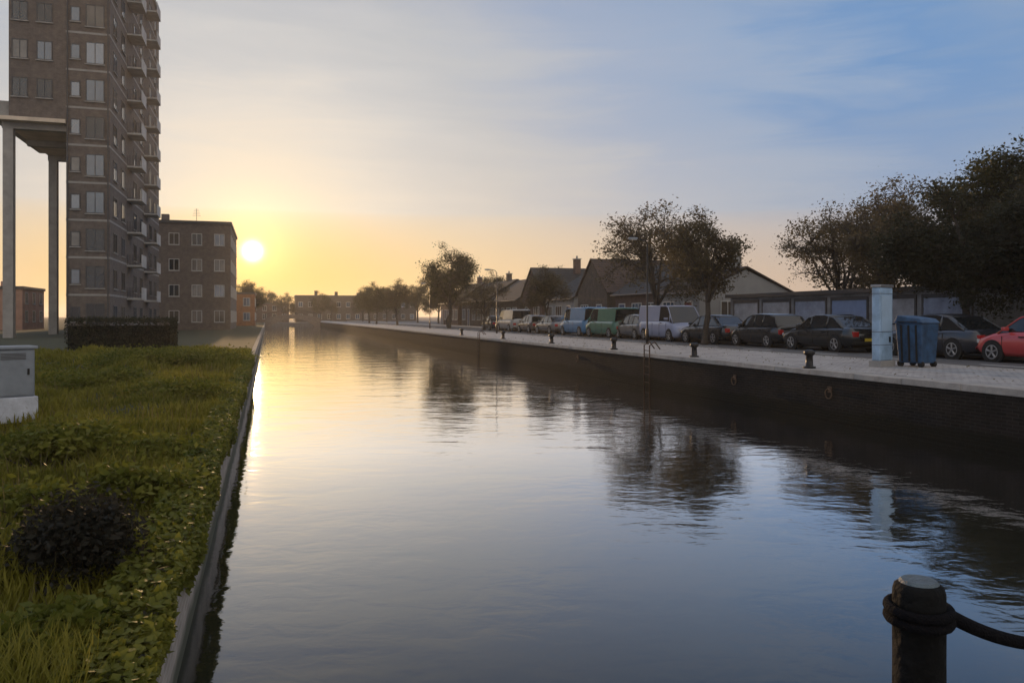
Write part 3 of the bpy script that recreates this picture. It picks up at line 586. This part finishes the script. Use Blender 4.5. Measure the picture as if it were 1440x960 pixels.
    for s in (-1,1):
        MB().box(min(s*Wd*.5,s*Wd*.82),max(s*Wd*.5,s*Wd*.82),Lh-.13,Lh-.02,.56,.68).build('headlight',M['lens'],t,bevel=.02)
        MB().box(min(s*Wd*.58,s*Wd*.86),max(s*Wd*.58,s*Wd*.86),-Lh-.012,-Lh+.1,.6,.8).build('tail_light',M['red'],t,bevel=.02)
        MB().box(min(s*(Wd*.94),s*(Wd+.16)),max(s*(Wd*.94),s*(Wd+.16)),.72 if kind!='van' else 1.35,.84 if kind!='van' else 1.5,belt+.02,belt+.14).build('mirror',pm,t,bevel=.03)
    gp=MB()
    for s in (-1,1):
        for x in ((-.95,.0,.95) if kind!='van' else (-.45,.45,1.3)):
            xs=s*(Wd+.002); ws=[]
            gp.box(min(xs,xs-s*.03),max(xs,xs-s*.03),x-.008,x+.008,.34,interp(hood,x)-.13)
        for x in ((-.75,.2) if kind!='van' else (.6,)): gp.box(min(s*Wd,s*(Wd+.025)),max(s*Wd,s*(Wd+.025)),x,x+.18,belt-.17,belt-.135)
    gp.build('door_trim',M['tyre'],t)
    MB().box(-Wd*.5,Wd*.5,Lh-.10,Lh+.012,.42,.54).box(-Wd*.42,Wd*.42,Lh-.17,Lh-.03,.585,.655).build('grille',M['tyre'],t)
    MB().box(-Wd*.85,Wd*.85,-Lh-.02,-Lh+.12,.33,.42).build('bumper',M['tyre'],t,bevel=.02)
    MB().box(-.26,.26,Lh-.03,Lh+.02,.33,.415).build('number_plate',M['plate'],t)
    MB().box(-.26,.26,-Lh-.014,-Lh+.02,.44,.55).build('number_plate',M['plate'],t)
    MB().box(-Wd*.84,Wd*.84,-Lh+.05,Lh-.05,.17,.21).build('sill',M['tyre'],t)
    return t
def car(label,col,kind,v,u,flip=False,s=1,name='parked_car',cat='car'):
    t=make_car(label,col,kind,name,cat); place(t,v+pr_.uniform(-.14,.14),u+pr_.uniform(-.35,.35),GZ-.13,(PI if flip else 0)+pr_.uniform(-.03,.03),s); return t
VC=22.0; pr_=random.Random(31)
car('red hatchback parked at the right edge of the picture',(.5,.06,.06),'hatch',VC,17.8)
car('dark grey saloon parked between the red hatchback and the pale blue pillar',(.02,.022,.03),'sedan',VC,22.0)
car('black saloon nearest to the left of the pale blue pillar',(.01,.012,.014),'sedan',VC,27.0)
car('black hatchback in the middle of the three dark cars below the sky gap',(.012,.014,.018),'hatch',VC,31.6)
car('near-black saloon leftmost of the three dark cars below the sky gap',(.012,.014,.018),'sedan',VC,36.2)
car('silver-blue van standing behind the leftmost dark saloon',(.30,.33,.46),'van',VC,41.3,True,name='parked_van',cat='van')
car('grey hatchback between the silver-blue van and the dull green van',(.12,.12,.125),'hatch',VC,45.2)
car('dull green van in the row under the wide tree',(.06,.17,.12),'van',VC,49,s=.96,name='parked_van',cat='van')
car('blue van parked left of the green van',(.06,.2,.38),'van',VC,54,name='parked_van',cat='van')
car('grey saloon farther left in the parked row',(.16,.15,.15),'sedan',VC,60)
car('brownish hatchback farther left in the parked row',(.14,.11,.10),'hatch',VC,65.5)
car('pale grey van far along the parked row',(.3,.3,.3),'van',VC,72,name='parked_van',cat='van')
car('dark saloon at the far end of the parked row',(.03,.03,.035),'sedan',VC,78)
# lock-up garages
t=thing('garage_row','low row of blue-grey lock-up garages behind the dark parked cars','garages',26.6,24.5,GZ)
MB().box(0,5.5,0,17.4,-.3,2.35).build('wall',M['garage'],t)
MB().box(-.25,5.7,-.2,17.6,2.353,2.55).build('roof',M['dframe'],t)
for k in range(6):
    y=.25+k*2.86; d=MB()
    for q in range(10): d.box(-.035 if q%2 else -.045,-.004,y+.02,y+2.38,.03+q*.2,.03+q*.2+.197)
    do=d.build('door',M['gdoor'][(0,2,1,0,2,2)[k]],t); MB().box(-.06,-.003,y-.08,y+.018,-.02,2.2).box(-.06,-.003,y+2.382,y+2.48,-.02,2.2).box(-.06,-.003,y+.019,y+2.381,2.03,2.2).build('frame',M['dframe'],do); MB().box(-.09,-.047,y+1.1,y+1.3,.9,.95).build('handle',M['iron'],do)
# pale blue pillar and blue container on the waterside paving
t=thing('information_pillar','slim pale blue upright pillar on the paving in front of the dark cars','pillar',14.9,16.55,GZ-.02,R(20))
MB().box(-.36,.36,-.16,.16,0,.16).build('base',M['concrete'],t,bevel=.01)
p_=MB().box(-.31,.31,-.11,.11,.163,2.0).build('panel',mat('pillar_blue',(.27,.40,.56),.5,.3,3),t,bevel=.02)
MB().box(-.33,.33,-.13,.13,2.003,2.07).build('cap',M['rim'],t,bevel=.01)
sm=MB()
for z in (.55,.88,1.84): sm.box(-.3125,.3125,-.1125,.1125,z,z+.012)
sm.build('seam',M['dframe'],t); MB().box(.12,.2,-.122,-.112,.62,.76).build('lock',M['iron'],t)
MB().box(-.25,.25,-.118,-.112,.9,1.8).build('blank_panel',mat('panel_blue',(.34,.47,.62),.3,.15,2),p_)
t=thing('recycling_container','dark blue recycling container standing beside the pale blue pillar','container',15.75,16.3,GZ-.02,R(12))
MB().loft([[(-.29,-.32,.1),(.29,-.32,.1),(.29,.32,.1),(-.29,.32,.1)],[(-.34,-.38,1.1),(.34,-.38,1.1),(.34,.38,1.1),(-.34,.38,1.1)]]).build('bin',mat('bin_blue',(.022,.065,.14),.55,.6,4,bump=.2),t,bevel=.03)
MB().loft([[(-.37,-.41,1.103),(.37,-.41,1.103),(.37,.41,1.103),(-.37,.41,1.103)],[(-.34,-.3,1.22),(.34,-.3,1.22),(.34,.33,1.30),(-.34,.33,1.30)]]).build('lid',mat('bin_lid_blue',(.03,.08,.17),.5,.5,4),t,bevel=.03)
sm=MB()
for y in (-.2,0,.2): sm.loft([[(-.295-.0,y-.02,.14),(-.315,y-.02,.14),(-.365,y-.02,1.05),(-.33,y-.02,1.05)],[(-.295,y+.02,.14),(-.315,y+.02,.14),(-.365,y+.02,1.05),(-.33,y+.02,1.05)]])
sm.build('rib',M['tyre'],t); MB().tube([(-.38,-.25,1.14),(-.43,-.25,1.14),(-.43,.25,1.14),(-.38,.25,1.14)],.013,6).build('handle',M['iron'],t)
for x in (-.25,.25):
    for y in (-.28,.28): MB().tube([(x-.03,y,.08),(x+.03,y,.08)],.08,12).build('wheel',M['tyre'],t)
# haze added to spread the sun's glare over distant things
hm=bpy.data.materials.new('glare_haze'); hm.use_nodes=True; hn=hm.node_tree.nodes; hn.remove(hn['Principled BSDF'])
pv=hn.new('ShaderNodeVolumePrincipled'); pv.inputs['Color'].default_value=(.95,.93,.9,1); pv.inputs['Density'].default_value=.0004; pv.inputs['Anisotropy'].default_value=.55
hm.node_tree.links.new(pv.outputs[0],hn['Material Output'].inputs['Volume'])
o=MB().box(-1600,1600,-320,5100,-2.6,42).build('haze',hm); o['kind']='stuff'; o.rotation_euler=(0,0,A)
# ------------------------------------------------------------------ street furniture
def lamp(label,v,u,h,side=-1):
    t=thing('street_lamp',label,'street lamp',v,u,GZ-.02,0,'street lamps on the right quay')
    MB().tube([(0,0,0),(0,0,.7),(0,0,.72),(0,0,h)],[.07,.07,.045,.03],10).build('pole',M['iron'],t,True)
    MB().tube([(0,0,h),(side*.15,0,h+.16),(side*.55,0,h+.22)],.022,8).build('arm',M['iron'],t,True)
    lh=MB().box(side*.95 if side<0 else .5,-.5 if side<0 else .95,-.09,.09,h+.18,h+.26).build('lamp_head',M['cab'],t,bevel=.03)
    MB().box(-.88 if side<0 else .55,-.55 if side<0 else .88,-.07,.07,h+.155,h+.179).build('lens',M['lens'],lh)
lamp('black street lamp near the silver-blue van',16.6,33,4.6); lamp('black street lamp in the middle distance',16.6,58,4.6); lamp('farthest black street lamp on the quay',16.6,84,4.6)
bol=None
for i,(u,l) in enumerate([(16.5,'iron bollard on the coping nearest the right edge'),(22,'iron bollard on the coping second from the right'),(28,'iron bollard on the coping third from the right'),(35,'iron bollard on the coping fourth from the right'),(43,'iron bollard on the coping fifth from the right'),(53,'farthest iron bollard on the coping')]):
    t=MB().tube([(0,0,0),(0,0,.04),(0,0,.05),(0,0,.3),(0,0,.34),(0,0,.42),(0,0,.45)],[.15,.15,.09,.08,.13,.13,.06],14).build('mooring_bollard',M['iron'],None,True) if bol is None else bol.copy()
    if bol is None: bol=t
    else: COL.objects.link(t)
    tag(t,l,'bollard','iron mooring bollards on the right quay'); place(t,VR+.28,u,GZ-.01)
for u,l in ((24.5,'rusty iron ladder in the dark quay wall below the wide thin-leaved tree'),(47,'farther rusty iron ladder in the dark quay wall, beyond the nearer ladder')):
    t=thing('quay_ladder',l,'ladder',VR,u,0,0,'iron ladders on the right quay wall')
    for y in (-.2,.2): MB().tube([(-.09,y,-.3),(-.09,y,1.42),(.1,y,1.55),(.3,y,1.3)],.022,8).build('rail',M['rust'],t,True)
    for k in range(6): MB().tube([(-.09,-.2,-.1+.27*k),(-.09,.2,-.1+.27*k)],.014,6).build('rung',M['rust'],t)
for u,l in ((15.4,'iron mooring ring on the dark wall nearest the right edge'),(19.3,'middle one of the iron mooring rings on the dark wall'),(31,'farthest iron mooring ring on the dark wall')):
    t=thing('mooring_ring',l,'mooring ring',VR,u,.72,0,'iron mooring rings on the right quay wall')
    MB().box(-.02,-.003,-.07,.07,-.07,.07).build('plate',M['rust'],t); MB().tube([(-.045,.11*math.sin(2*PI*k/18),-.10+.11*math.cos(2*PI*k/18)) for k in range(19)],.014,6).build('ring',M['rust'],t,True)
# fallen leaves on the paving
r=random.Random(12); b=MB()
for i in range(750):
    u=r.uniform(10,50); v=VR+.1+abs(r.gauss(0,1.4)) if r.random()<.5 else 16.9-abs(r.gauss(0,.35))
    if v>16.9: continue
    z=GZ+.004+r.random()*.02; t0=r.uniform(0,6.3); d=Vector((math.cos(t0),math.sin(t0),r.gauss(0,.2)))*r.uniform(.022,.042); e=Vector((-d.y,d.x,r.gauss(0,.01)))*.6; c=P(v,u,z); b.q(c-d,c-e,c+d,c+e)
o=b.build('fallen_leaves',M['dry']); o['kind']='stuff'; tag(o,'dry fallen leaves scattered on the pale quay paving','leaves')
# utility cabinet on the left bank
v,u=XY(20,585); t=thing('utility_cabinet','grey utility cabinet on a pale concrete plinth at the left picture edge','utility cabinet',v,u,GB-.08,R(28))
MB().box(-.95,.28,-.25,.25,0,.40).build('plinth',M['plinth'],t,bevel=.01)
cbx=MB().box(-.91,.24,-.21,.21,.403,1.16).build('cabinet',M['cab'],t,bevel=.012)
MB().box(-.95,.28,-.25,.25,1.163,1.21).build('lid',M['cab'],t,bevel=.01)
gb=MB()
for k in range(6): gb.box(.243,.252,-.15,.15,.85+.04*k,.868+.04*k)
for k in range(5): gb.box(-.80,-.45,-.232,-.228,1.0+.022*k,1.01+.022*k).box(-.24,.11,-.232,-.228,1.0+.022*k,1.01+.022*k)
gb.build('vent',M['dframe'],cbx)
for x in (-.89,-.33):
    d=MB().box(x,x+.54,-.226,-.213,.43,1.13).build('door',M['cab'],t,bevel=.004); MB().box(x+.46,x+.49,-.24,-.228,.75,.85).build('handle',M['iron'],d)
# mooring post and rope, in the water at the lower right
py=4.95; px=(1292-720)/1120*py
t=bpy.data.objects.new('mooring_post',None); COL.objects.link(t); t.location=(px,py,0); tag(t,'thick blackened timber mooring post standing in the water at the lower right','mooring post')
r=random.Random(4); rings=[]
for z,rad in ((-1.2,.150),(0,.150),(.3,.148),(.6,.150),(.70,.148),(.735,.138),(.75,.118)):
    rings.append([(math.cos(2*PI*k/22)*rad*(1+.03*math.sin(5*k*.9)),math.sin(2*PI*k/22)*rad*(1+.03*math.sin(5*k*.9)),z) for k in range(22)])
MB().loft(rings).build('post_shaft',M['wood'],t,True)
MB().tube([(0,0,.752),(0,0,.768)],[.117,.10],22).build('post_top',M['woodtop'],t)
MB().tube([(math.cos(q)*.163,math.sin(q)*.163,.56+.012*math.sin(q)) for q in [2*PI*k/20 for k in range(21)]],.011,6).build('iron_band',M['iron'],t,True)
pts=[]
a=Vector((px+.13,py-.02,.58)); e=Vector((px+2.0,py+.35,.62))
for k in range(25):
    q=k/24; p=a.lerp(e,q); p.z-=4*.30*q*(1-q); pts.append(p)
ro=MB().tube(pts,.043,8)
for j in range(2): ro.tube([(px+math.cos(2*PI*k/20)*.175,py+math.sin(2*PI*k/20)*.175,.53+j*.06+.01*math.sin(2*PI*k/20)) for k in range(21)],.032,8)
tag(ro.build('mooring_rope',M['rope'],None,True),'thick dark rope looped round the mooring post and sagging to the right','rope')
t=dup(bpy.data.objects['mooring_post']); t.location=(px+2.15,py+.37,-.08); t['label']='second timber post holding the far end of the thick rope'
